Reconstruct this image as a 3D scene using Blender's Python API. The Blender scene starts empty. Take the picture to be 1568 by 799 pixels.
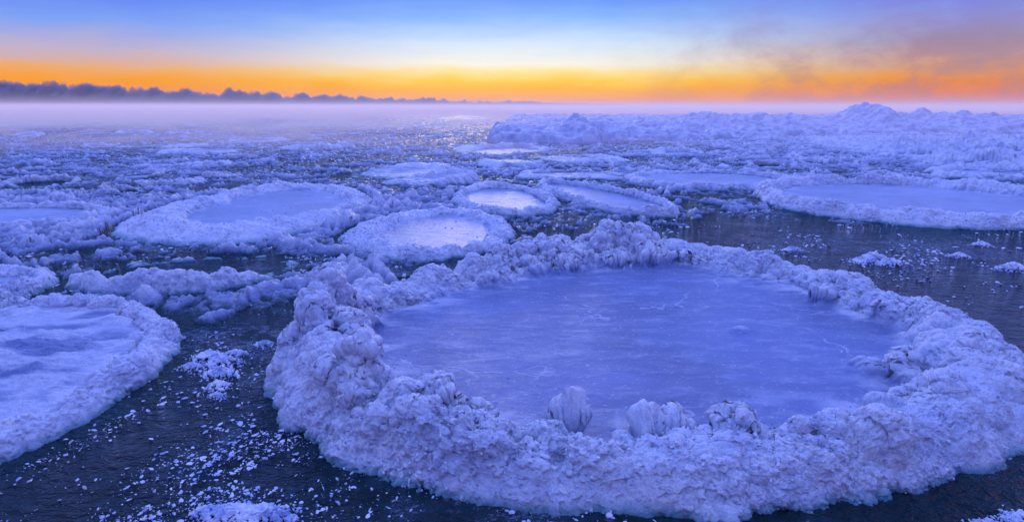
import bpy, math, time
import numpy as np
T0=time.time()
scene=bpy.context.scene

# ---------------------------------------------------------------- helpers
def s2l(c):
    c=[v/255.0 for v in c]
    return tuple([(v/12.92 if v<=0.04045 else ((v+0.055)/1.055)**2.4) for v in c])+(1.0,)
def sstep(a,b,x):
    t=np.clip((x-a)/(b-a),0,1); return t*t*(3-2*t)
def hsh(ix,iy,iz,seed):
    with np.errstate(over='ignore'):
        h=(ix.astype(np.int64)*374761393+iy.astype(np.int64)*668265263+iz.astype(np.int64)*2147483647%4294967291+seed*974634777)&0xFFFFFFFF
        h=((h^(h>>13))*1274126177)&0xFFFFFFFF
        h=((h^(h>>16))*2246822519)&0xFFFFFFFF
        h=h^(h>>15)
    return (h&0xFFFFFF).astype(np.float64)/float(0xFFFFFF)
def vn2(x,y,seed=0):
    ix=np.floor(x);iy=np.floor(y);fx=x-ix;fy=y-iy
    fx=fx*fx*(3-2*fx);fy=fy*fy*(3-2*fy);z=np.zeros_like(ix)
    a=hsh(ix,iy,z,seed);b=hsh(ix+1,iy,z,seed);c=hsh(ix,iy+1,z,seed);d=hsh(ix+1,iy+1,z,seed)
    return (a*(1-fx)+b*fx)*(1-fy)+(c*(1-fx)+d*fx)*fy
def fbm2(x,y,o=4,seed=0):
    s=0;a=.5;t=0
    for i in range(o):
        s=s+a*vn2(x+i*17.3,y-i*9.1,seed+i);t+=a;a*=.5
        x,y=(x*1.6-y*1.2),(x*1.2+y*1.6)
    return s/t
def vn3(x,y,z,seed=0):
    ix=np.floor(x);iy=np.floor(y);iz=np.floor(z);fx=x-ix;fy=y-iy;fz=z-iz
    fx=fx*fx*(3-2*fx);fy=fy*fy*(3-2*fy);fz=fz*fz*(3-2*fz)
    r=0
    for dx in (0,1):
        for dy in (0,1):
            for dz in (0,1):
                w=(fx if dx else 1-fx)*(fy if dy else 1-fy)*(fz if dz else 1-fz)
                r=r+w*hsh(ix+dx,iy+dy,iz+dz,seed)
    return r
def wor2(x,y,seed=0):
    ix=np.floor(x);iy=np.floor(y);f1=np.full(x.shape,9.);f2=np.full(x.shape,9.);cid=np.zeros(x.shape)
    z=np.zeros_like(ix)
    for dx in (-1,0,1):
        for dy in (-1,0,1):
            cx=ix+dx;cy=iy+dy
            d=np.hypot(cx+hsh(cx,cy,z,seed)-x,cy+hsh(cx,cy,z+5,seed)-y)
            n=d<f1
            f2=np.where(n,f1,np.minimum(f2,d)); cid=np.where(n,hsh(cx,cy,z+9,seed),cid); f1=np.where(n,d,f1)
    return f1,f2,cid
def wor3(p,sc,seed=0,facet=False):
    x=p[...,0]*sc;y=p[...,1]*sc;zz=p[...,2]*sc
    ix=np.floor(x);iy=np.floor(y);iz=np.floor(zz);f1=np.full(x.shape,9.)
    if facet: best=[np.zeros(x.shape) for _ in range(6)]
    for dx in (-1,0,1):
        for dy in (-1,0,1):
            for dz in (-1,0,1):
                cx=ix+dx;cy=iy+dy;cz=iz+dz
                ox=x-cx-hsh(cx,cy,cz,seed);oy=y-cy-hsh(cx,cy,cz,seed+31);oz=zz-cz-hsh(cx,cy,cz,seed+77)
                d=ox**2+oy**2+oz**2
                if facet:
                    n=d<f1
                    for i,v in enumerate((ox,oy,oz,cx,cy,cz)): best[i]=np.where(n,v,best[i])
                f1=np.minimum(f1,d)
    if not facet: return np.sqrt(f1)
    ox,oy,oz,cx,cy,cz=best
    # each cell is a broken block: own height and own tilted top
    return (hsh(cx,cy,cz,seed+5)-.45)+1.5*((hsh(cx,cy,cz,seed+6)-.5)*ox+(hsh(cx,cy,cz,seed+7)-.5)*oy+(hsh(cx,cy,cz,seed+8)-.5)*oz)
def mk_mesh(name,V,F,smooth=True,attr=None,mat=None,parent=None):
    me=bpy.data.meshes.new(name)
    V=np.ascontiguousarray(V,dtype=np.float32).reshape(-1,3);F=np.ascontiguousarray(F,dtype=np.int32);k=F.shape[1]
    me.vertices.add(len(V));me.vertices.foreach_set("co",V.ravel())
    me.loops.add(F.size);me.loops.foreach_set("vertex_index",F.ravel())
    me.polygons.add(len(F));me.polygons.foreach_set("loop_start",np.arange(0,F.size,k,dtype=np.int32))
    me.polygons.foreach_set("loop_total",np.full(len(F),k,dtype=np.int32))
    me.polygons.foreach_set("use_smooth",np.full(len(F),smooth,dtype=bool))
    me.update(calc_edges=True)
    if attr is not None:
        a=me.attributes.new("snow",'FLOAT','POINT');a.data.foreach_set("value",np.asarray(attr,dtype=np.float32).ravel())
    ob=bpy.data.objects.new(name,me);scene.collection.objects.link(ob)
    if mat: me.materials.append(mat)
    if parent: ob.parent=parent
    return ob
def grid_faces(M,N,wrap=False):
    i=np.arange(M-1)[:,None];n=N if wrap else N-1
    j=np.arange(n)[None,:];j2=(j+1)%N
    a=i*N+j;b=i*N+j2;c=(i+1)*N+j2;d=(i+1)*N+j
    return np.stack([a+0*b,b,c,d],-1).reshape(-1,4)
g=(1+5**.5)/2
ICO=np.array([(-1,g,0),(1,g,0),(-1,-g,0),(1,-g,0),(0,-1,g),(0,1,g),(0,-1,-g),(0,1,-g),(g,0,-1),(g,0,1),(-g,0,-1),(-g,0,1)])/math.sqrt(1+g*g)
ICF=np.array([(0,11,5),(0,5,1),(0,1,7),(0,7,10),(0,10,11),(1,5,9),(5,11,4),(11,10,2),(10,7,6),(7,1,8),(3,9,4),(3,4,2),(3,2,6),(3,6,8),(3,8,9),(4,9,5),(2,4,11),(6,2,10),(8,6,7),(9,8,1)])
def chunks(name,pos,size,flat=1.0,tilt=True,mat=None,parent=None,seed=1):
    r=np.random.default_rng(seed);n=len(pos)
    V=ICO[None]*(1+r.uniform(-.35,.35,(n,12,1)))
    V=V*r.uniform(.45,1.5,(n,1,3))
    q=r.normal(size=(n,4))
    if not tilt: q[:,1:3]*=.15
    q/=np.linalg.norm(q,axis=1,keepdims=True);w,x,y,z=q.T
    R=np.stack([1-2*(y*y+z*z),2*(x*y-z*w),2*(x*z+y*w),2*(x*y+z*w),1-2*(x*x+z*z),2*(y*z-x*w),2*(x*z-y*w),2*(y*z+x*w),1-2*(x*x+y*y)],-1).reshape(n,3,3)
    if flat!=1: V=V*np.array([1,1,flat])
    V=np.einsum('nij,nkj->nki',R,V)*size[:,None,None]+pos[:,None,:]
    F=(ICF[None]+12*np.arange(n)[:,None,None]).reshape(-1,3)
    return mk_mesh(name,V.reshape(-1,3),F,False,np.ones(n*12),mat,parent)

# ---------------------------------------------------------------- materials
class NT:
    def __init__(s,nt): s.nt=nt;nt.nodes.clear()
    def n(s,t,**k):
        nd=s.nt.nodes.new(t)
        for a,b in k.items(): setattr(nd,a,b)
        return nd
    def l(s,a,b): s.nt.links.new(a,b)
    def sv(s,sock,v):
        if isinstance(v,bpy.types.NodeSocket): s.l(v,sock)
        else: sock.default_value=v
    def math(s,op,a,b=None,clamp=False):
        m=s.n('ShaderNodeMath',operation=op,use_clamp=clamp);s.sv(m.inputs[0],a)
        if b is not None: s.sv(m.inputs[1],b)
        return m.outputs[0]
    def mix(s,f,a,b):
        m=s.n('ShaderNodeMix',data_type='RGBA');s.sv(m.inputs[0],f);s.sv(m.inputs[6],a);s.sv(m.inputs[7],b);return m.outputs[2]
    def mr(s,v,a,b,c=0.,d=1.,smooth=True):
        m=s.n('ShaderNodeMapRange',interpolation_type='SMOOTHSTEP' if smooth else 'LINEAR');s.sv(m.inputs[0],v)
        m.inputs[1].default_value=a;m.inputs[2].default_value=b;m.inputs[3].default_value=c;m.inputs[4].default_value=d
        return m.outputs[0]
    def noise(s,vec,sc,det=4.,rough=.55,dist=0.):
        m=s.n('ShaderNodeTexNoise');s.l(vec,m.inputs['Vector']);m.inputs['Scale'].default_value=sc
        m.inputs['Detail'].default_value=det;m.inputs['Roughness'].default_value=rough;m.inputs['Distortion'].default_value=dist
        return m.outputs[0]
    def mapping(s,vec,scale,rot=(0,0,0)):
        m=s.n('ShaderNodeMapping');s.l(vec,m.inputs[0]);m.inputs['Scale'].default_value=scale;m.inputs['Rotation'].default_value=rot;return m.outputs[0]
    def ramp(s,v,els):
        r=s.n('ShaderNodeValToRGB');s.l(v,r.inputs[0]);cr=r.color_ramp
        while len(cr.elements)<len(els): cr.elements.new(.5)
        for e,(p,c) in zip(cr.elements,els): e.position=p;e.color=c
        return r.outputs[0]
    def bump(s,h,st,dist,nrm=None):
        b=s.n('ShaderNodeBump');s.l(h,b.inputs['Height']);b.inputs['Strength'].default_value=st;b.inputs['Distance'].default_value=dist
        if nrm: s.l(nrm,b.inputs['Normal'])
        return b.outputs[0]
def new_mat(name):
    m=bpy.data.materials.new(name);m.use_nodes=True;return m,NT(m.node_tree)

def ice_mat(name,pond_col,prough=.2):
    m,t=new_mat(name)
    out=t.n('ShaderNodeOutputMaterial');b=t.n('ShaderNodeBsdfPrincipled')
    geo=t.n('ShaderNodeNewGeometry');pos=geo.outputs['Position']
    sep=t.n('ShaderNodeSeparateXYZ');t.l(pos,sep.inputs[0])
    at=t.n('ShaderNodeAttribute',attribute_name='snow')
    n1=t.noise(pos,3.,5.,.6);n2=t.noise(pos,26.,5.,.65);n3=t.noise(pos,150.,3.,.75);n4=t.noise(pos,.9,3,.5,.3)
    vo=t.n('ShaderNodeTexVoronoi',feature='F1');t.l(pos,vo.inputs['Vector']);vo.inputs['Scale'].default_value=120.
    vs=t.n('ShaderNodeSeparateColor');t.l(vo.outputs['Color'],vs.inputs[0])
    gr=t.math('ADD',t.math('MULTIPLY',n2,.65),t.math('MULTIPLY',vs.outputs[0],.35))
    snow=t.mix(t.mr(gr,.25,.62),(.62,.69,.90,1),(.93,.94,.98,1))
    snow=t.mix(t.mr(n1,.42,.70,0,.7),snow,(.64,.71,.92,1))
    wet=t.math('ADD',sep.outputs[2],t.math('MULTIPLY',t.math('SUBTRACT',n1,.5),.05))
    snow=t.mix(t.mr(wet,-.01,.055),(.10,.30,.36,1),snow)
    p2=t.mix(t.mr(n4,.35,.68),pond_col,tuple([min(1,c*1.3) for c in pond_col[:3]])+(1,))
    n5=t.noise(t.mapping(pos,(1.2,3.6,1),(0,0,.25)),2.4,9,.72,.5);n6=t.noise(t.mapping(pos,(1,1.6,1)),7.,8,.7,.3)
    frost=t.mr(t.math('ADD',t.math('MULTIPLY',n5,.6),t.math('MULTIPLY',n6,.4)),.46,.66)
    p2=t.mix(t.math('MULTIPLY',frost,.5),p2,(.52,.58,.78,1))
    wv=t.n('ShaderNodeTexVoronoi',feature='DISTANCE_TO_EDGE')
    wn=t.n('ShaderNodeTexNoise');t.l(pos,wn.inputs['Vector']);wn.inputs['Scale'].default_value=1.6;wn.inputs['Detail'].default_value=5
    va=t.n('ShaderNodeVectorMath',operation='MULTIPLY_ADD');t.l(wn.outputs['Color'],va.inputs[0]);va.inputs[1].default_value=(.9,.9,.9);t.l(pos,va.inputs[2])
    t.l(va.outputs[0],wv.inputs['Vector']);wv.inputs['Scale'].default_value=.85
    crack=t.math('MULTIPLY',t.mr(wv.outputs[0],.012,.0),t.mr(n1,.42,.62))
    p2=t.mix(t.math('MULTIPLY',crack,.55),p2,(.72,.76,.90,1))
    specks=t.mr(t.noise(pos,38,3,.7),.61,.67)
    p2=t.mix(t.math('MULTIPLY',specks,.5),p2,(.7,.74,.9,1))
    col=t.mix(at.outputs['Fac'],p2,snow)
    t.l(col,b.inputs['Base Color'])
    t.l(t.math('ADD',t.mr(at.outputs['Fac'],0,1,prough,.30),t.math('MULTIPLY',frost,.15)),b.inputs['Roughness'])
    b.inputs['IOR'].default_value=1.31
    hs=t.math('ADD',t.math('ADD',t.math('MULTIPLY',n2,1.0),t.math('MULTIPLY',n3,.45)),t.math('MULTIPLY',vs.outputs[1],.25))
    hp=t.math('ADD',t.math('MULTIPLY',n5,1.3),t.math('ADD',t.math('MULTIPLY',n6,.9),t.math('ADD',t.math('MULTIPLY',n2,.22),t.math('MULTIPLY',crack,.25))))
    mh=t.n('ShaderNodeMix',data_type='FLOAT');t.l(at.outputs['Fac'],mh.inputs[0]);t.l(hp,mh.inputs[2]);t.l(hs,mh.inputs[3])
    t.l(t.bump(mh.outputs[0],1.,.014),b.inputs['Normal'])
    t.l(b.outputs[0],out.inputs[0]);return m
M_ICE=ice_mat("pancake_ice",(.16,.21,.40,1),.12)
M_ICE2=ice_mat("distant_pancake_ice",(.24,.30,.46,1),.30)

def slush_mat(name,lo,hi,base):
    m,t=new_mat(name)
    out=t.n('ShaderNodeOutputMaterial');b=t.n('ShaderNodeBsdfPrincipled')
    geo=t.n('ShaderNodeNewGeometry');pos=geo.outputs['Position']
    sep=t.n('ShaderNodeSeparateXYZ');t.l(pos,sep.inputs[0])
    n1=t.noise(pos,2.2,5.,.6);n2=t.noise(pos,14.,5.,.65);n3=t.noise(pos,60.,3.,.7)
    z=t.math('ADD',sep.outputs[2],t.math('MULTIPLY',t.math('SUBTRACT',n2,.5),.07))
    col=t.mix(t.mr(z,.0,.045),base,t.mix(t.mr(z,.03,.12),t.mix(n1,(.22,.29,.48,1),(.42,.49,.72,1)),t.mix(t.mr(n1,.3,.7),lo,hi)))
    t.l(col,b.inputs['Base Color']);t.l(t.mr(z,0,.05,.10,.36),b.inputs['Roughness']);b.inputs['IOR'].default_value=1.31
    t.l(t.bump(t.math('ADD',n2,t.math('MULTIPLY',n3,.7)),1.,.030),b.inputs['Normal'])
    t.l(b.outputs[0],out.inputs[0]);return m
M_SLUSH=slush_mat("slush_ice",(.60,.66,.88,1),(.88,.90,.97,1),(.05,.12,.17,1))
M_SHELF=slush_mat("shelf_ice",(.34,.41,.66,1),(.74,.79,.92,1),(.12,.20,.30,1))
def chip_mat():
    m,t=new_mat("brash_chips")
    out=t.n('ShaderNodeOutputMaterial');b=t.n('ShaderNodeBsdfPrincipled');geo=t.n('ShaderNodeNewGeometry')
    n=t.noise(geo.outputs['Position'],9.,3,.6);t.l(t.mix(t.mr(n,.35,.65),(.40,.49,.72,1),(.88,.91,.98,1)),b.inputs['Base Color'])
    b.inputs['Roughness'].default_value=.12;b.inputs['IOR'].default_value=1.31;t.l(b.outputs[0],out.inputs[0]);return m
M_CHIP=chip_mat()

def water_mat():
    m,t=new_mat("sea_water")
    out=t.n('ShaderNodeOutputMaterial');b=t.n('ShaderNodeBsdfPrincipled')
    geo=t.n('ShaderNodeNewGeometry');pos=geo.outputs['Position']
    n1=t.noise(pos,.7,5.,.62,.4);n2=t.noise(t.mapping(pos,(1,1.5,1)),20.,5.,.72,.6);n3=t.noise(pos,85.,3.,.7);n4=t.noise(pos,4.,5.,.65,.5)
    cover=t.mr(t.math('ADD',t.math('MULTIPLY',n1,.7),t.math('MULTIPLY',n4,.3)),.40,.60,.0,.20)
    sp=t.math('SUBTRACT',t.math('ADD',t.math('MULTIPLY',n2,.6),t.math('MULTIPLY',n3,.4)),t.math('SUBTRACT',.65,cover))
    mask=t.mr(sp,0,.08)
    film=t.mr(t.math('ADD',t.math('MULTIPLY',n4,.5),t.math('MULTIPLY',n1,.6)),.48,.66)
    wc=t.mix(t.math('MULTIPLY',film,.8),(.002,.028,.036,1),(.028,.105,.135,1))
    t.l(t.mix(t.math('MULTIPLY',mask,.62),wc,(.32,.43,.62,1)),b.inputs['Base Color'])
    t.l(t.math('ADD',t.math('ADD',t.math('MULTIPLY',mask,.2),t.math('MULTIPLY',film,.05)),.02),b.inputs['Roughness'])
    b.inputs['IOR'].default_value=1.333
    w=t.noise(t.mapping(pos,(1.,1.7,1)),5.5,4.,.55,.4);w2=t.noise(t.mapping(pos,(1.,1.5,1),(0,0,.4)),19.,3.,.6,.3)
    hh=t.math('ADD',t.math('ADD',t.math('MULTIPLY',w,1.3),t.math('MULTIPLY',w2,.9)),t.math('ADD',t.math('MULTIPLY',mask,.2),t.math('MULTIPLY',n3,.18)))
    t.l(t.bump(hh,1.,.11),b.inputs['Normal'])
    t.l(b.outputs[0],out.inputs[0]);return m
M_WATER=water_mat()

w=mk_mesh("water",np.array([(-20000,-300,0),(20000,-300,0),(20000,30000,0),(-20000,30000,0)]),np.array([[0,1,2,3]]),True,None,M_WATER)

# ---------------------------------------------------------------- pancake floes
FLOES=[]
class Outline:
    def __init__(s,pts,c=None,sm=9):
        p=np.array(pts,float);s.c=np.array(c if c is not None else p.mean(0))
        d=p-s.c;a=np.arctan2(d[:,1],d[:,0]);r=np.hypot(d[:,0],d[:,1]);o=np.argsort(a);a=a[o];r=r[o]
        s.A=np.linspace(-math.pi,math.pi,721)[:-1];R=np.interp(s.A,a,r,period=2*math.pi)
        k=np.hanning(2*sm+3);k/=k.sum();R=np.convolve(np.concatenate([R[-60:],R,R[:60]]),k,'same')[60:-60];s.R=R
    def r(s,th): return np.interp(th,s.A,s.R,period=2*math.pi)
def ell(cx,cy,rx,ry,rot=0,n=40,j=.06,seed=0):
    r=np.random.default_rng(seed);a=np.linspace(0,2*math.pi,n,endpoint=False)
    k=1+j*np.convolve(np.tile(r.normal(size=n),3),np.hanning(9)/4,'same')[n:2*n]
    x=rx*np.cos(a)*k;y=ry*np.sin(a)*k;c,s_=math.cos(rot),math.sin(rot)
    return np.stack([cx+x*c-y*s_,cy+x*s_+y*c],1)
def normals(P):
    du=np.roll(P,-1,1)-np.roll(P,1,1);dv=np.gradient(P,axis=0)
    n=-np.cross(du,dv);n/=np.linalg.norm(n,axis=2,keepdims=True)+1e-9
    n[n[...,2]<-.2]*=-1
    return n
def floe(name,outer,inner,H,pond,N=400,Mi=20,Mr=50,amps=(.05,.02,.008),scs=(6,16,45),seed=0,bumps=(),ncr=1500,csz=(.006,.018),Hang=None,mat=None,crest=.3,inner_snow=0.,rag=.05):
    c=outer.c;th=np.linspace(-math.pi,math.pi,N,endpoint=False)
    cs,sn_=np.cos(th),np.sin(th)
    ro=outer.r(th)*(1+rag*(fbm2(cs*4+seed,sn_*4,4,seed)-.5)+.6*rag*(fbm2(cs*16+seed,sn_*16,3,seed+3)-.5))
    ri=inner.r(th) if inner is not None else ro*.7
    ri=np.minimum(ri*(1+.12*(fbm2(cs*6+seed+9,sn_*6,4,seed+5)-.5)+.12*(fbm2(cs*20+seed+9,sn_*20,3,seed+5)-.5)),ro*.93)
    si=np.linspace(0,1,Mi,endpoint=False)**.8
    q=np.linspace(0,1,Mr)
    rad=np.concatenate([si[:,None]*ri[None],ri[None]+q[:,None]*(ro*1.02-ri)[None]],0)
    Q=np.concatenate([np.full((Mi,N),-1.)*(1-si)[:,None],np.repeat(q[:,None],N,1)],0)
    X=c[0]+rad*np.cos(th);Y=c[1]+rad*np.sin(th)
    Hn=H*(.40+1.2*fbm2(cs*6+seed*3,sn_*6,5,seed+7))
    if Hang is not None: Hn=Hn*Hang(th)
    up=sstep(-.04,crest,Q);dn=np.clip(1-(np.clip(Q-crest,0,1)/(1.0-crest))**2.0,0,1)**.9
    pz=max(pond,.02)
    Z=np.where(Q<.0,pond,pond+(pz-pond)*sstep(0,.15,Q))
    Z=np.where(Q<.0,Z,(Z+.07)*dn-.07)+Hn[None]*up*dn*(Q>-.04)
    bw=fbm2(X*14,Y*14,3,seed+60);tall=np.zeros_like(X)
    for (bx,by,bh,bs) in bumps:
        d=np.hypot(X-bx,Y-by)/bs*(1+1.0*(bw-.5));gb=bh*np.exp(-d**4)*(.75+.6*bw);Z+=gb;tall=np.maximum(tall,gb)
    P=np.stack([X,Y,Z],-1)
    tm=sstep(.02,.05,tall)
    mask=np.maximum(sstep(-.03,.08,Q),tm)[...,None]
    outer_fade=1-.45*sstep(.5,.85,Q)
    i0=max(2,Mi-Mi//4) if len(bumps) else Mi-2
    for k,(a,sc) in enumerate(zip(amps,scs)):
        nr=normals(P[i0:])
        if k==0: nr=nr*.7+np.array([0,0,.35])
        ml=(.1+1.8*vn3(P[i0:,:,0]*4,P[i0:,:,1]*4,P[i0:,:,2]*4,seed+50+k))**1.4
        if k<2:
            f=wor3(P[i0:]+13*seed,sc,seed*5+k);b=np.clip(1-(f/.85)**2,-.3,1)-.35
        else:
            b=wor3(P[i0:]+13*seed,sc,seed*5+k,True)
        if k<2: ml=ml*outer_fade[i0:]
        P[i0:]+=nr*(a*b*ml)[...,None]*mask[i0:]
    P[:i0,:,2]+=((.010*(fbm2(X*2.5,Y*2.5,4,seed+2)-.5)+inner_snow*(fbm2(X*6,Y*11,5,seed+4)-.2)*sstep(.33,.55,fbm2(X*1.5,Y*2.,3,seed+6))))[:i0]
    P[-1,:,2]=-.12
    frost=sstep(.46,.68,fbm2(X*5.,Y*8,6,seed+20))*sstep(-.22,-.0,Q)*.75
    isn=inner_snow*9*sstep(.35,.65,fbm2(X*4,Y*7,5,seed+24))
    sn=np.clip(np.maximum(sstep(-.05,.06,Q),tm)+np.where(Q<0,frost+np.minimum(isn,.7),0),0,1)
    F=grid_faces(Mi+Mr,N,True)
    ob=mk_mesh(name,P,F,True,sn,mat or M_ICE)
    if ncr:
        r=np.random.default_rng(seed+100)
        nr=normals(P);e=np.linalg.norm(np.roll(P,-1,1)-P,axis=2)*np.linalg.norm(np.gradient(P,axis=0),axis=2)
        pr=(e*(Q>.02)*(Q<.97)*(P[...,2]>0)*(.08+sstep(.42,.6,fbm2(X*4,Y*4,3,seed+33)))).ravel();pr/=pr.sum()
        idx=r.choice(len(pr),ncr,p=pr)
        sz=csz[0]+(csz[1]-csz[0])*r.random(ncr)**3
        pos=P.reshape(-1,3)[idx]+nr.reshape(-1,3)[idx]*(sz*.15)[:,None]+r.normal(size=(ncr,3))*.002
        m=ncr//25;a=r.uniform(-math.pi,math.pi,m);ra=np.interp(a,th,ri,period=2*math.pi);rr=ra*np.sqrt(r.uniform(.05,1,m))
        rr=np.where(r.random(m)<.75,ra*(1-.2*r.random(m)**2),rr)
        p2=np.stack([c[0]+rr*np.cos(a),c[1]+rr*np.sin(a),np.full(m,pond+.001)],1)
        chunks("ice_crumbs",np.concatenate([pos,p2]),np.concatenate([sz,csz[0]*.7+(csz[1]*.9)*r.random(m)**4]),mat=M_CHIP,parent=ob,seed=seed)
    FLOES.append((c,th,ro));return ob

OUT=[(-1.10,2.72),(-1.32,3.08),(-.86,2.43),(-.52,2.24),(-.22,2.12),(.17,2.03),(.54,2.0),(.92,2.03),(1.34,2.10),(1.68,2.19),(2.07,2.36),(2.50,2.60),(2.87,3.0),(3.10,3.6),(3.06,4.25),(2.80,4.75),(2.36,5.65),(1.55,6.35),(.97,6.5),(.06,5.97),(-.56,5.32),(-1.0,4.6),(-1.25,4.25),(-1.40,3.7)]
INN=[(-1.0,3.85),(-.66,2.98),(-.40,2.68),(-.04,2.46),(.286,2.36),(.66,2.40),(.97,2.42),(1.43,2.50),(2.05,2.85),(2.3,3.32),(2.45,3.79),(2.45,4.33),(2.25,4.9),(1.85,5.25),(1.32,5.6),(.69,5.45),(-.02,4.95),(-.53,4.5),(-.9,4.1)]
C=(.62,3.85)
def hang(th):
    A=lambda d,w:np.exp(-((np.angle(np.exp(1j*(th-math.radians(d))))/w)**2))
    return 1+.9*A(188,.42)+.3*A(215,.3)+.35*A(92,.5)-.15*A(20,.5)+.3*A(-25,.3)
BUMPS=[(-.36,2.62,.13,.075),(-.26,2.60,.09,.065),(-.15,2.55,.08,.07),(.26,2.50,.12,.06),(.62,2.45,.11,.08),(.73,2.45,.07,.06),(.95,2.40,.07,.06),(-.05,2.38,.05,.08),
 (-1.12,3.70,.19,.13),(-1.0,3.82,.12,.08),(-1.22,3.55,.10,.09),(-.98,3.35,.10,.15),(-1.15,3.3,.10,.1),(-1.0,3.0,.07,.12),(1.05,5.72,.12,.26),(1.35,5.66,.10,.2),(.42,5.4,.10,.17),(.2,5.2,.05,.12),(2.1,3.0,.08,.08),(1.55,2.5,.09,.08),(1.75,2.62,.08,.06),(1.4,2.42,.05,.07),(1.9,2.7,.06,.09),(2.35,4.4,.06,.1),(.3,5.9,.06,.15),(2.0,2.45,.05,.1),(2.0,3.15,.04,.12),(1.5,3.75,.03,.07),
 (-.75,2.75,.08,.12),(-.55,2.5,.06,.1),(2.5,3.1,.05,.14),(2.7,3.9,.05,.2),(1.15,2.3,.04,.09)]
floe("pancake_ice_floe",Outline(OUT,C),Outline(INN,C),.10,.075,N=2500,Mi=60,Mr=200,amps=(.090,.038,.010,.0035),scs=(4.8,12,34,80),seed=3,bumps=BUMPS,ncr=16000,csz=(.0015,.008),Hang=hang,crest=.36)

def efl(seed,cx,cy,rx,ry,rot,H,w,pond=.03,N=500,Mr=44,ncr=3000,ih=0.,ox=0,oy=0,csz=(.003,.012),mat=None,amps=(.04,.02,.009),j=.09,Hang=None,Mi=30,rag=.14):
    o=Outline(ell(cx,cy,rx,ry,rot,seed=seed,j=j),(cx,cy),5);i=Outline(ell(cx+ox,cy+oy,max(rx-w,.1),max(ry-w,.1),rot,seed=seed+50,j=j),(cx,cy),5)
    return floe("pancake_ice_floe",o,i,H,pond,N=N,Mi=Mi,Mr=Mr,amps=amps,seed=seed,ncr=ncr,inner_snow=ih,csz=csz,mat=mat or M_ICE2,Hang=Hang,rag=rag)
efl(11,-3.3,3.15,1.24,1.36,.2,.05,.17,.05,N=1300,Mr=70,ncr=5000,ih=.085,csz=(.002,.009),mat=M_ICE,Mi=220,j=.06,rag=.06)
floe("pancake_ice_floe",Outline([(-4.95,7.2),(-4.2,6.65),(-3.1,6.55),(-2.62,7.19),(-2.35,8.55),(-2.45,10.2),(-3.2,11.3),(-4.6,11.4),(-5.0,10),(-5.1,8.3)],(-3.8,8.9)),
      Outline([(-4.3,8.5),(-3.5,7.5),(-2.9,7.9),(-2.7,10.0),(-3.3,10.9),(-4.0,10.8),(-4.2,9.4)],(-3.6,8.9)),.08,.04,N=700,Mi=30,Mr=60,amps=(.05,.022,.010),seed=12,ncr=4000,csz=(.003,.012),mat=M_ICE2,rag=.12)
efl(13,-.98,7.35,1.02,1.45,.1,.05,.40,.04,ox=.1,oy=-.15,ncr=3000)
efl(14,-.15,9.95,.85,1.6,.15,.08,.24,.02,ncr=2500,ih=.02,rag=.2)
efl(15,1.45,10.2,.66,2.05,.35,.10,.14,.02,ncr=2500,rag=.08)
efl(16,6.55,9.75,2.55,2.4,0,.15,.40,.04,N=900,Mr=60,ncr=5000,rag=.10,ih=.012)
efl(17,4.1,12.6,1.7,1.5,0,.07,.24,.03,ncr=2000,ih=.02,rag=.2)
efl(18,-4.62,4.85,.72,.55,.2,.06,.22,.04,ncr=2000,ih=.05)
efl(19,-2.95,5.45,1.0,.72,.25,.05,.2,-.10,ncr=0,Hang=lambda th:-.8+3.6*sstep(.0,.8,-np.sin(th)))
efl(31,-7.2,8.2,1.5,1.0,.1,.06,.2,.02,ncr=1500,ih=.03,rag=.25)
efl(32,-6.6,6.0,1.1,.7,.1,.05,.2,.01,ncr=1500,ih=.03,rag=.25)
r=np.random.default_rng(21);cand=[]
def free(x,y,rr):
    for (c,th,ro) in FLOES:
        if math.hypot(x-c[0],y-c[1])<ro.mean()*1.05+rr: return False
    for (a,b,c_) in cand:
        if math.hypot(x-a,y-b)<(c_+rr)*1.02: return False
    return True
k=0
while len(cand)<70 and k<9000:
    k+=1
    y=8.0*(52/8.0)**(r.random()**.95);x=r.uniform(-1.05,1.1)*(y+1.5);rr=r.choice([.35,.5,.7,1.0,1.4])*r.uniform(.8,1.2)*(1 if y<16 else 1.3)
    if y>23 and x>-4: continue
    if 1.5<x<9 and y<9: continue
    if y>24 and r.random()<.5: continue
    if abs(x)<6 and y<13 and rr>.8: continue
    if free(x,y,rr): cand.append((x,y,rr))
for i,(x,y,rr) in enumerate(cand):
    kk=r.uniform(.9,2.4);a0=r.uniform(-3,3)
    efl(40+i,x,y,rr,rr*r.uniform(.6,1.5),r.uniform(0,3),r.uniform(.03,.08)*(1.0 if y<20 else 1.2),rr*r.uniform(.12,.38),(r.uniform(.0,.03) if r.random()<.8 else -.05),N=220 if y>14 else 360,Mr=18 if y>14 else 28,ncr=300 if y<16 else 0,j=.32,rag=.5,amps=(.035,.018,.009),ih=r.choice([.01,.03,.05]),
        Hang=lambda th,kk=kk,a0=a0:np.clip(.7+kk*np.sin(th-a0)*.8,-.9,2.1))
print("floes",time.time()-T0)

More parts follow.
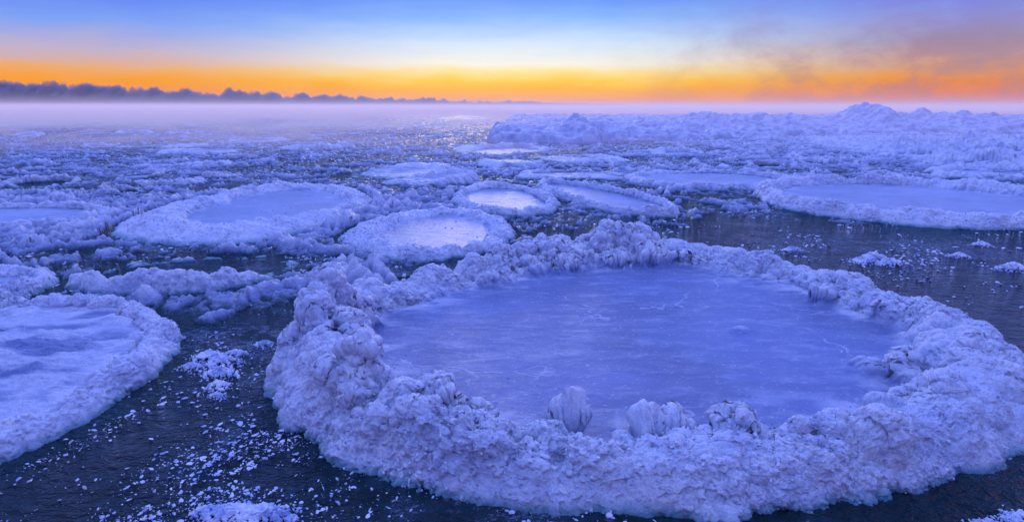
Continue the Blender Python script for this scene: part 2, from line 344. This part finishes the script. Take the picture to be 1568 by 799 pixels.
# ---------------------------------------------------------------- slush sheet
def density(x,y):
    d=.05+.62*sstep(4.6,9.0,y)
    d=d+.62*sstep(-.4,-1.4,x)*sstep(3.9,5.0,y)*(1-sstep(9,12,y))
    d=d-.28*sstep(1.8,3,x)*(1-sstep(7.5,9.5,y))
    d=d+.33*sstep(4,9,x)*sstep(10,14,y)
    d=d-.22*sstep(18,32,y)*sstep(2,-2,x)
    d=d+.14*(fbm2(x*.25,y*.25,3,91)-.5)*2
    return d
NY,NX=1050,1150
ys=1.6*(120/1.6)**np.linspace(0,1,NY);u=np.linspace(-1,1,NX)
Y=np.repeat(ys[:,None],NX,1);X=u[None]*(2.2+1.12*ys[:,None])
dn=density(X,Y)
wx=X+.45*(fbm2(X*1.4,Y*1.4,4,5)-.5);wy=Y+.45*(fbm2(X*1.4,Y*1.4,4,6)-.5)
f1,f2,cid=wor2(wx*.75,wy*.6,33);e=f2-f1
g1,g2,gid=wor2(wx*2.3+5,wy*1.8,35);eg=g2-g1
h1,h2,hid=wor2(wx*7+5+fbm2(X*9,Y*9,3,3),wy*6,36)
l1,l2,lid=wor2(wx*19+fbm2(X*19,Y*19,2,4),wy*17,37)
rim=sstep(.03,.09,e)*(1-.95*sstep(.13,.24,e));rimg=sstep(.04,.14,eg)*(1-.9*sstep(.2,.4,eg))
n1=fbm2(X*.9,Y*1.1,5,41);n2=fbm2(X*5,Y*5,5,43);n3=fbm2(X*24,Y*24,4,47)
pl=(n1-.5)*1.6+(dn-.5)*.9
Z=-.037+.075*np.clip(pl,-.5,.5)+.075*rim*(cid<dn*.9)*(.2+1.2*n2)+.045*rimg*(gid<dn*.8)*(.3+1.2*n2)+.075*(n2-.5)+.05*(n3-.5)*sstep(.3,.7,n1+.1)
Z=Z+(.045*(hid-.50+.12*sstep(.0,.15,h2-h1))+.030*(lid-.5)*(1-sstep(9,14,Y)))*sstep(.20,.55,dn+.5*(n1-.5))
Z=Z+.022*sstep(-.6,-1.6,X)*sstep(4.2,5.0,Y)*(1-sstep(8.5,11,Y))
rub=sstep(9.5,14,X-(Y-14)*.15)*sstep(11.5,15,Y)*(1-sstep(24,32,Y))
f1,f2,cid=wor2(wx*1.1,wy*1.0,71)
Z=Z+rub*(.04+.34*np.clip(1-f1*1.3,0,1)*cid+.28*(n2-.4)+.12*n1)
for (c,th,ro) in FLOES:
    d=np.hypot(X-c[0],Y-c[1]);R=np.interp(np.arctan2(Y-c[1],X-c[0]),th,ro,period=2*math.pi)
    Z=np.where(d<R*1.03,np.where(c[1]>7,np.minimum(Z,.005)-.03,-.12),Z-(.035*(1-sstep(R*1.03,R*1.03+.15,d)) if c[1]<7 else 0))
Z=np.maximum(Z,-.14)
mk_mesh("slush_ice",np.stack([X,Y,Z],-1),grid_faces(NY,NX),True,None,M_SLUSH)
print("slush",time.time()-T0)

# ---------------------------------------------------------------- brash ice
n=340000
r=np.random.default_rng(77)
y=1.9*(34/1.9)**(r.random(n));x=r.uniform(-1.1,1.1,n)*(1.3+y*.95)
cl=sstep(.42,.60,fbm2(x*1.5,y*1.9,6,81))*sstep(.33,.60,fbm2(x*7,y*8,4,82))
p=np.clip(density(x,y)*1.1+.12,.06,1)*cl
p=p+1.0*np.exp(-((x+1.15-.25*(y-2.3))/.30)**2)*(y<3.0)*sstep(.47,.58,fbm2(x*5-y*3,y*9,5,88))
p=p+.8*np.exp(-((x+1.8+.42*(y-3.4))/.12)**2)*np.exp(-((y-3.4)/.42)**2)*sstep(.35,.5,fbm2(x*7,y*7,4,86))
p=p+.7*np.exp(-((x+1.95-.3*(y-2.6))/.06)**2)*np.exp(-((y-2.6)/.22)**2)
p=p+.5*np.exp(-((x-3.8)/1.6)**2)*np.exp(-((y-6)/.9)**2)*sstep(.46,.58,fbm2(x*3,y*3,4,89))
keep=r.random(n)<p
for (c,th,ro) in FLOES:
    d=np.hypot(x-c[0],y-c[1]);R=np.interp(np.arctan2(y-c[1],x-c[0]),th,ro,period=2*math.pi);keep&=(d>R*1.0)
x=x[keep];y=y[keep];sz=(.0016+.010*r.random(len(x))**4)*(.4+.25*y)
print("brash",len(x))
chunks("brash_ice",np.stack([x,y,np.full(len(x),.001)],1),sz,.4,False,M_CHIP,None,5)
L=[(3.6,5.9,.13),(3.72,5.8,.09),(3.5,5.85,.08),(4.6,6.1,.07),(4.75,5.6,.10),(4.9,5.45,.07),(3.0,6.35,.08),(5.2,6.6,.08),(-1.05,1.99,.08),(-.93,1.97,.09),(-1.15,2.01,.05),(1.75,1.93,.05),(1.9,1.96,.06),(2.05,1.97,.08),(1.6,1.9,.04),
 (-1.62,3.1,.05),(-1.68,3.25,.07),(-1.74,3.4,.08),(-1.86,3.5,.07),(-1.72,3.55,.05),(-1.58,2.98,.035),(-1.9,3.35,.05),(-1.6,3.7,.05)]
pp=[];ss=[]
for (a,b,c_) in L:
    for k in range(260):
        v=r.normal(size=2)*c_*.6;q=math.hypot(*v)/c_
        pp.append((a+v[0]*1.3,b+v[1]*.8,.05*c_/.08*max(0,1-q*.8)));ss.append(c_*r.uniform(.04,.2)*(1.2-.4*min(q,2)))
chunks("ice_lumps",np.array(pp),np.array(ss),.8,True,M_CHIP,None,6)

# ---------------------------------------------------------------- ice shelf
NY,NX=460,1100
xs=np.linspace(-3,75,NX);yy=np.linspace(0,1,NY)**1.5*60+22
X,Y=np.meshgrid(xs,yy)
edge=24.6+.60*np.clip(X-2.3,0,18)+1.6*(fbm2(X*.35,X*0+3,4,21)-.5)+2*np.clip(-X-.2,0,2)**2+1.2*(fbm2(X*1.5,X*0+8,4,29)-.5)
d=Y-edge
plate=sstep(0,.4,d)*(.36+.02*sstep(0,8,d))*(1-.5*sstep(2.3,4.5,X)*(1-sstep(2,9,d)))
side=sstep(-1.5,-.8,X+.35*(fbm2(Y*.6,Y*0,3,3)-.5)-.02*(Y-25))
Z=plate
for (hx,hy,hh,sx,sy) in [(3.3,30,.58,1.1,2.5),(5.2,32,.30,1.2,3),(.4,27,.16,.8,1.5),(9,38,.12,1.6,4),(13.3,43,.56,1.6,5),(16.8,43,.60,1.2,5),(20.5,46,.34,1.4,5),(25,44,.92,.75,4),(24.4,46,.4,2.2,5),(30.2,46,.88,1.2,5),(35,48,.5,1.4,5),(41,46,.95,1.8,5),(50,50,.8,4,6),(60,50,.9,5,6),(19,38,.12,4,3),(30,37,.15,4,3)]:
    Z=Z+hh*np.exp(-((X-hx)/sx)**2-((Y-hy)/sy)**2)
Z=Z*(1+.8*(fbm2(X*.5,Y*.5,5,15)-.5))
rid=1-np.abs(fbm2(X*.45,Y*.3,4,17)-.5)*4
Z=Z+sstep(0,1,d)*(.16*np.clip(rid,0,1)+.50*(fbm2(X*1.2,Y*.8,5,18)-.5)+.20*(fbm2(X*6,Y*4,4,19)-.5))-.10*sstep(8,16,Y-24.6)
f1,f2,cid=wor2(X*.9+fbm2(X,Y,3,2),Y*.9,23);Z=Z+sstep(-.1,.6,d)*.30*(cid-.5)*sstep(0,.15,f2-f1)
Z=Z*side-.2*(1-sstep(-.3,.2,d))-.2*(1-side)
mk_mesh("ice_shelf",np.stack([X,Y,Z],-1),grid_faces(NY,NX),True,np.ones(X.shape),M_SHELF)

# ---------------------------------------------------------------- sea smoke
def vol_mat(name,col,dens,an,em=0.,ec=(1,1,1,1)):
    m,t=new_mat(name);out=t.n('ShaderNodeOutputMaterial')
    v=t.n('ShaderNodeVolumePrincipled');v.inputs['Color'].default_value=col;v.inputs['Density'].default_value=dens;v.inputs['Anisotropy'].default_value=an
    v.inputs['Emission Strength'].default_value=em;v.inputs['Emission Color'].default_value=ec
    t.l(v.outputs[0],out.inputs['Volume']);return m
M_STEAM=vol_mat("steam",(.64,.68,.80,1),.09,.0)
M_MIST=vol_mat("mist",(1.,.97,.96,1),.0075,.4,.0075*.30,(1.,.66,.76,1))  # faint self-glow added to the mist, standing in for multiply scattered light
M_WISP=vol_mat("low_steam",(1.,.98,.97,1),.075,.3,.075*.17,(1.,.70,.82,1))  # pinkish emission imitates light scattering many times inside the steam
NX,K=4200,64
xs=np.linspace(-2600,420,NX)
hp=np.interp(xs,[-2600,-1260,-777,-295,100,400,420],[70,54,39,20,9,3.5,1])
ph=np.linspace(0,2*math.pi,K,endpoint=False)
co=np.cos(ph);si=np.sin(ph)
hh=hp[:,None]*(.45+.35*fbm2(xs*.012,xs*0,3,7)[:,None]+.8*np.clip(fbm2(xs*.06,xs*0+4,4,8)[:,None]-.42,-.2,1)+.4*(fbm2(xs*.2,xs*0+4,3,9)[:,None]-.4))
hh=np.maximum(hh,.6)
Xg=np.repeat(xs[:,None],K,1)+10*(si[None]>0)*si[None]*(hp[:,None]/42)
Yg=1500+45*co[None]*(.3+hp[:,None]/60)+0*Xg;Zg=np.where(si[None]>0,si[None]*hh,si[None]*4)
P=np.stack([Xg,Yg,Zg],-1);nn=np.stack([0*Xg,co[None]+0*Xg,si[None]+0*Xg],-1)
amp=(hp/46)[:,None,None]**.9
for a,sc,sd in ((9,.05,1),(8,.10,2),(6,.2,3),(3.5,.45,4)):
    f=wor3(P*np.array([1,.6,1.]),sc,sd);P=P+(nn+np.array([.7,0,.3]))*(a*(np.clip(1-f**1.4,-.3,1)-.35))[...,None]*amp*np.where(Zg>-1,1,0)[...,None]
F=grid_faces(NX,K,True);V=P.reshape(-1,3)
V=np.concatenate([V,[V[:K].mean(0)],[V[-K:].mean(0)]]);a=len(V)-2;b=len(V)-1;j=np.arange(K);j2=(j+1)%K
T=np.concatenate([F[:,[0,1,2]],F[:,[0,2,3]],np.stack([j*0+a,j2,j],1),np.stack([j*0+b,(NX-1)*K+j,(NX-1)*K+j2],1)])
mk_mesh("steam_bank",V,T,True,None,M_STEAM)
def box(name,x0,x1,y0,y1,z0,z1,mat):
    V=np.array([(x,y,z) for x in (x0,x1) for y in (y0,y1) for z in (z0,z1)]);F=np.array([(0,1,3,2),(4,6,7,5),(0,4,5,1),(2,3,7,6),(0,2,6,4),(1,5,7,3)])
    return mk_mesh(name,V,F,False,None,mat)
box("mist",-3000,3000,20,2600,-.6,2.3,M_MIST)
# low steam curling off the open water: a closed body with a billowing top
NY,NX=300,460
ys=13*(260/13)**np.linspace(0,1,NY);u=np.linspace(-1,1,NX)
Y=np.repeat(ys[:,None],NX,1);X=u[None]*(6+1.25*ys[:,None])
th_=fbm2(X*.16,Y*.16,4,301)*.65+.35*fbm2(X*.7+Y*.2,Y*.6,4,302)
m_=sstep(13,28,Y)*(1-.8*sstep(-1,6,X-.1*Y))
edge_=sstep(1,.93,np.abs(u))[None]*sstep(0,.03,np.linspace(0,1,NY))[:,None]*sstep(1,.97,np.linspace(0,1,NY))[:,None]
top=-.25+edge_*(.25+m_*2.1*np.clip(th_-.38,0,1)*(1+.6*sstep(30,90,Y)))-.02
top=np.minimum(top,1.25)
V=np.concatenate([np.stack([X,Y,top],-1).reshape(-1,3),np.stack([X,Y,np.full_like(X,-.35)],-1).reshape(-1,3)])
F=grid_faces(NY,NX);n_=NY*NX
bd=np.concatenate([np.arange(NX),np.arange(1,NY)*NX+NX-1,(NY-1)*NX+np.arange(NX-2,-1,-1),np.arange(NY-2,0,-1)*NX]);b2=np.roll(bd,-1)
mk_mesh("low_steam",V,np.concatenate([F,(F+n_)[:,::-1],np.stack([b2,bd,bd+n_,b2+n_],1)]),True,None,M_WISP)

# ---------------------------------------------------------------- sky
wd=bpy.data.worlds.new("World");scene.world=wd;wd.use_nodes=True;t=NT(wd.node_tree)
out=t.n('ShaderNodeOutputWorld');tc=t.n('ShaderNodeTexCoord');D=tc.outputs['Generated']
sp=t.n('ShaderNodeSeparateXYZ');t.l(D,sp.inputs[0]);x_,y_,z_=sp.outputs
wis=t.noise(t.mapping(D,(5,5,26)),1.6,6,.6,.3);wis2=t.noise(t.mapping(D,(7,7,13),(0,.35,0)),1.5,7,.6,.25)
zz=t.math('ADD',z_,t.math('MULTIPLY',t.math('SUBTRACT',wis,.5),.024))
zz=t.math('MAXIMUM',zz,0.)
e=t.math('SQRT',zz)
ZEN=(.28,.37,.98,1)
cen=t.ramp(e,[(0,s2l((232,168,150))),(.05,s2l((244,150,72))),(.09,s2l((250,154,40))),(.16,s2l((254,180,50))),(.195,s2l((255,204,88))),(.225,s2l((253,226,155))),(.255,s2l((244,242,232))),(.305,s2l((208,230,252))),(.36,s2l((138,186,253))),(.41,s2l((86,140,250))),(.60,(.22,.33,.98,1)),(1,ZEN)])
lef=t.ramp(e,[(0,s2l((206,160,180))),(.06,s2l((232,134,75))),(.12,s2l((246,140,40))),(.185,s2l((248,160,62))),(.225,s2l((236,172,118))),(.27,s2l((192,178,205))),(.33,s2l((126,162,244))),(.40,s2l((82,116,248))),(.60,(.20,.30,.98,1)),(1,ZEN)])
rig=t.ramp(e,[(0,s2l((200,152,168))),(.06,s2l((222,134,108))),(.12,s2l((234,126,70))),(.19,s2l((230,146,88))),(.24,s2l((200,150,138))),(.29,s2l((160,142,174))),(.34,s2l((138,142,216))),(.40,s2l((112,124,238))),(.60,(.22,.30,.95,1)),(1,ZEN)])
az=t.math('DIVIDE',x_,t.math('SQRT',t.math('ADD',t.math('MULTIPLY',x_,x_),t.math('ADD',t.math('MULTIPLY',y_,y_),1e-5))))
fl=t.math('MULTIPLY',t.mr(az,-.55,-.06),t.mr(y_,-.1,.3))
fr=t.math('ADD',t.mr(az,.10,.60),t.math('MULTIPLY',t.math('SUBTRACT',wis2,.5),t.mr(az,.05,.3,0,.6)),True)
col=t.mix(fr,t.mix(fl,lef,cen),rig)
sm=t.math('MULTIPLY',t.mr(wis2,.40,.70),t.math('MULTIPLY',t.mr(az,.12,.5),t.mr(z_,.16,.04)))
col=t.mix(t.math('MULTIPLY',sm,.55),col,s2l((152,130,158)))
k=t.mix(t.mr(z_,.16,.38),(1,1,1,1),t.mix(t.mr(y_,-.7,.75,0,1),(.86,.90,1.0,1),(2.15,2.1,2.1,1)))
mm=t.n('ShaderNodeMix',data_type='RGBA',blend_type='MULTIPLY');mm.inputs[0].default_value=1;t.l(col,mm.inputs[6]);t.l(k,mm.inputs[7])
bg=t.n('ShaderNodeBackground');t.l(mm.outputs[2],bg.inputs[0]);bg.inputs[1].default_value=1.0
sk=t.n('ShaderNodeTexSky',sky_type='NISHITA');sk.sun_disc=False;sk.sun_elevation=math.radians(8);sk.sun_rotation=math.radians(-2)
b2=t.n('ShaderNodeBackground');t.l(sk.outputs[0],b2.inputs[0]);b2.inputs[1].default_value=.001
ad=t.n('ShaderNodeAddShader');t.l(bg.outputs[0],ad.inputs[0]);t.l(b2.outputs[0],ad.inputs[1]);t.l(ad.outputs[0],out.inputs[0])

sl=bpy.data.lights.new("sun","SUN");sl.energy=.28;sl.angle=math.radians(16);sl.color=(1,.84,.66)
so=bpy.data.objects.new("sun",sl);scene.collection.objects.link(so)
from mathutils import Vector
el=math.radians(8);azr=math.radians(-2)
so.rotation_euler=Vector((math.sin(azr)*math.cos(el),math.cos(azr)*math.cos(el),math.sin(el))).to_track_quat('Z','Y').to_euler()

cam=bpy.data.cameras.new("camera");cam.sensor_width=36;cam.lens=21.45;cam.clip_start=.05;cam.clip_end=60000
co_=bpy.data.objects.new("camera",cam);scene.collection.objects.link(co_);co_.location=(0,0,1.5);co_.rotation_euler=(math.radians(90-14.2),0,0)
scene.camera=co_
scene.view_settings.view_transform='Standard';scene.view_settings.look='None';scene.view_settings.exposure=0
print("done",time.time()-T0)
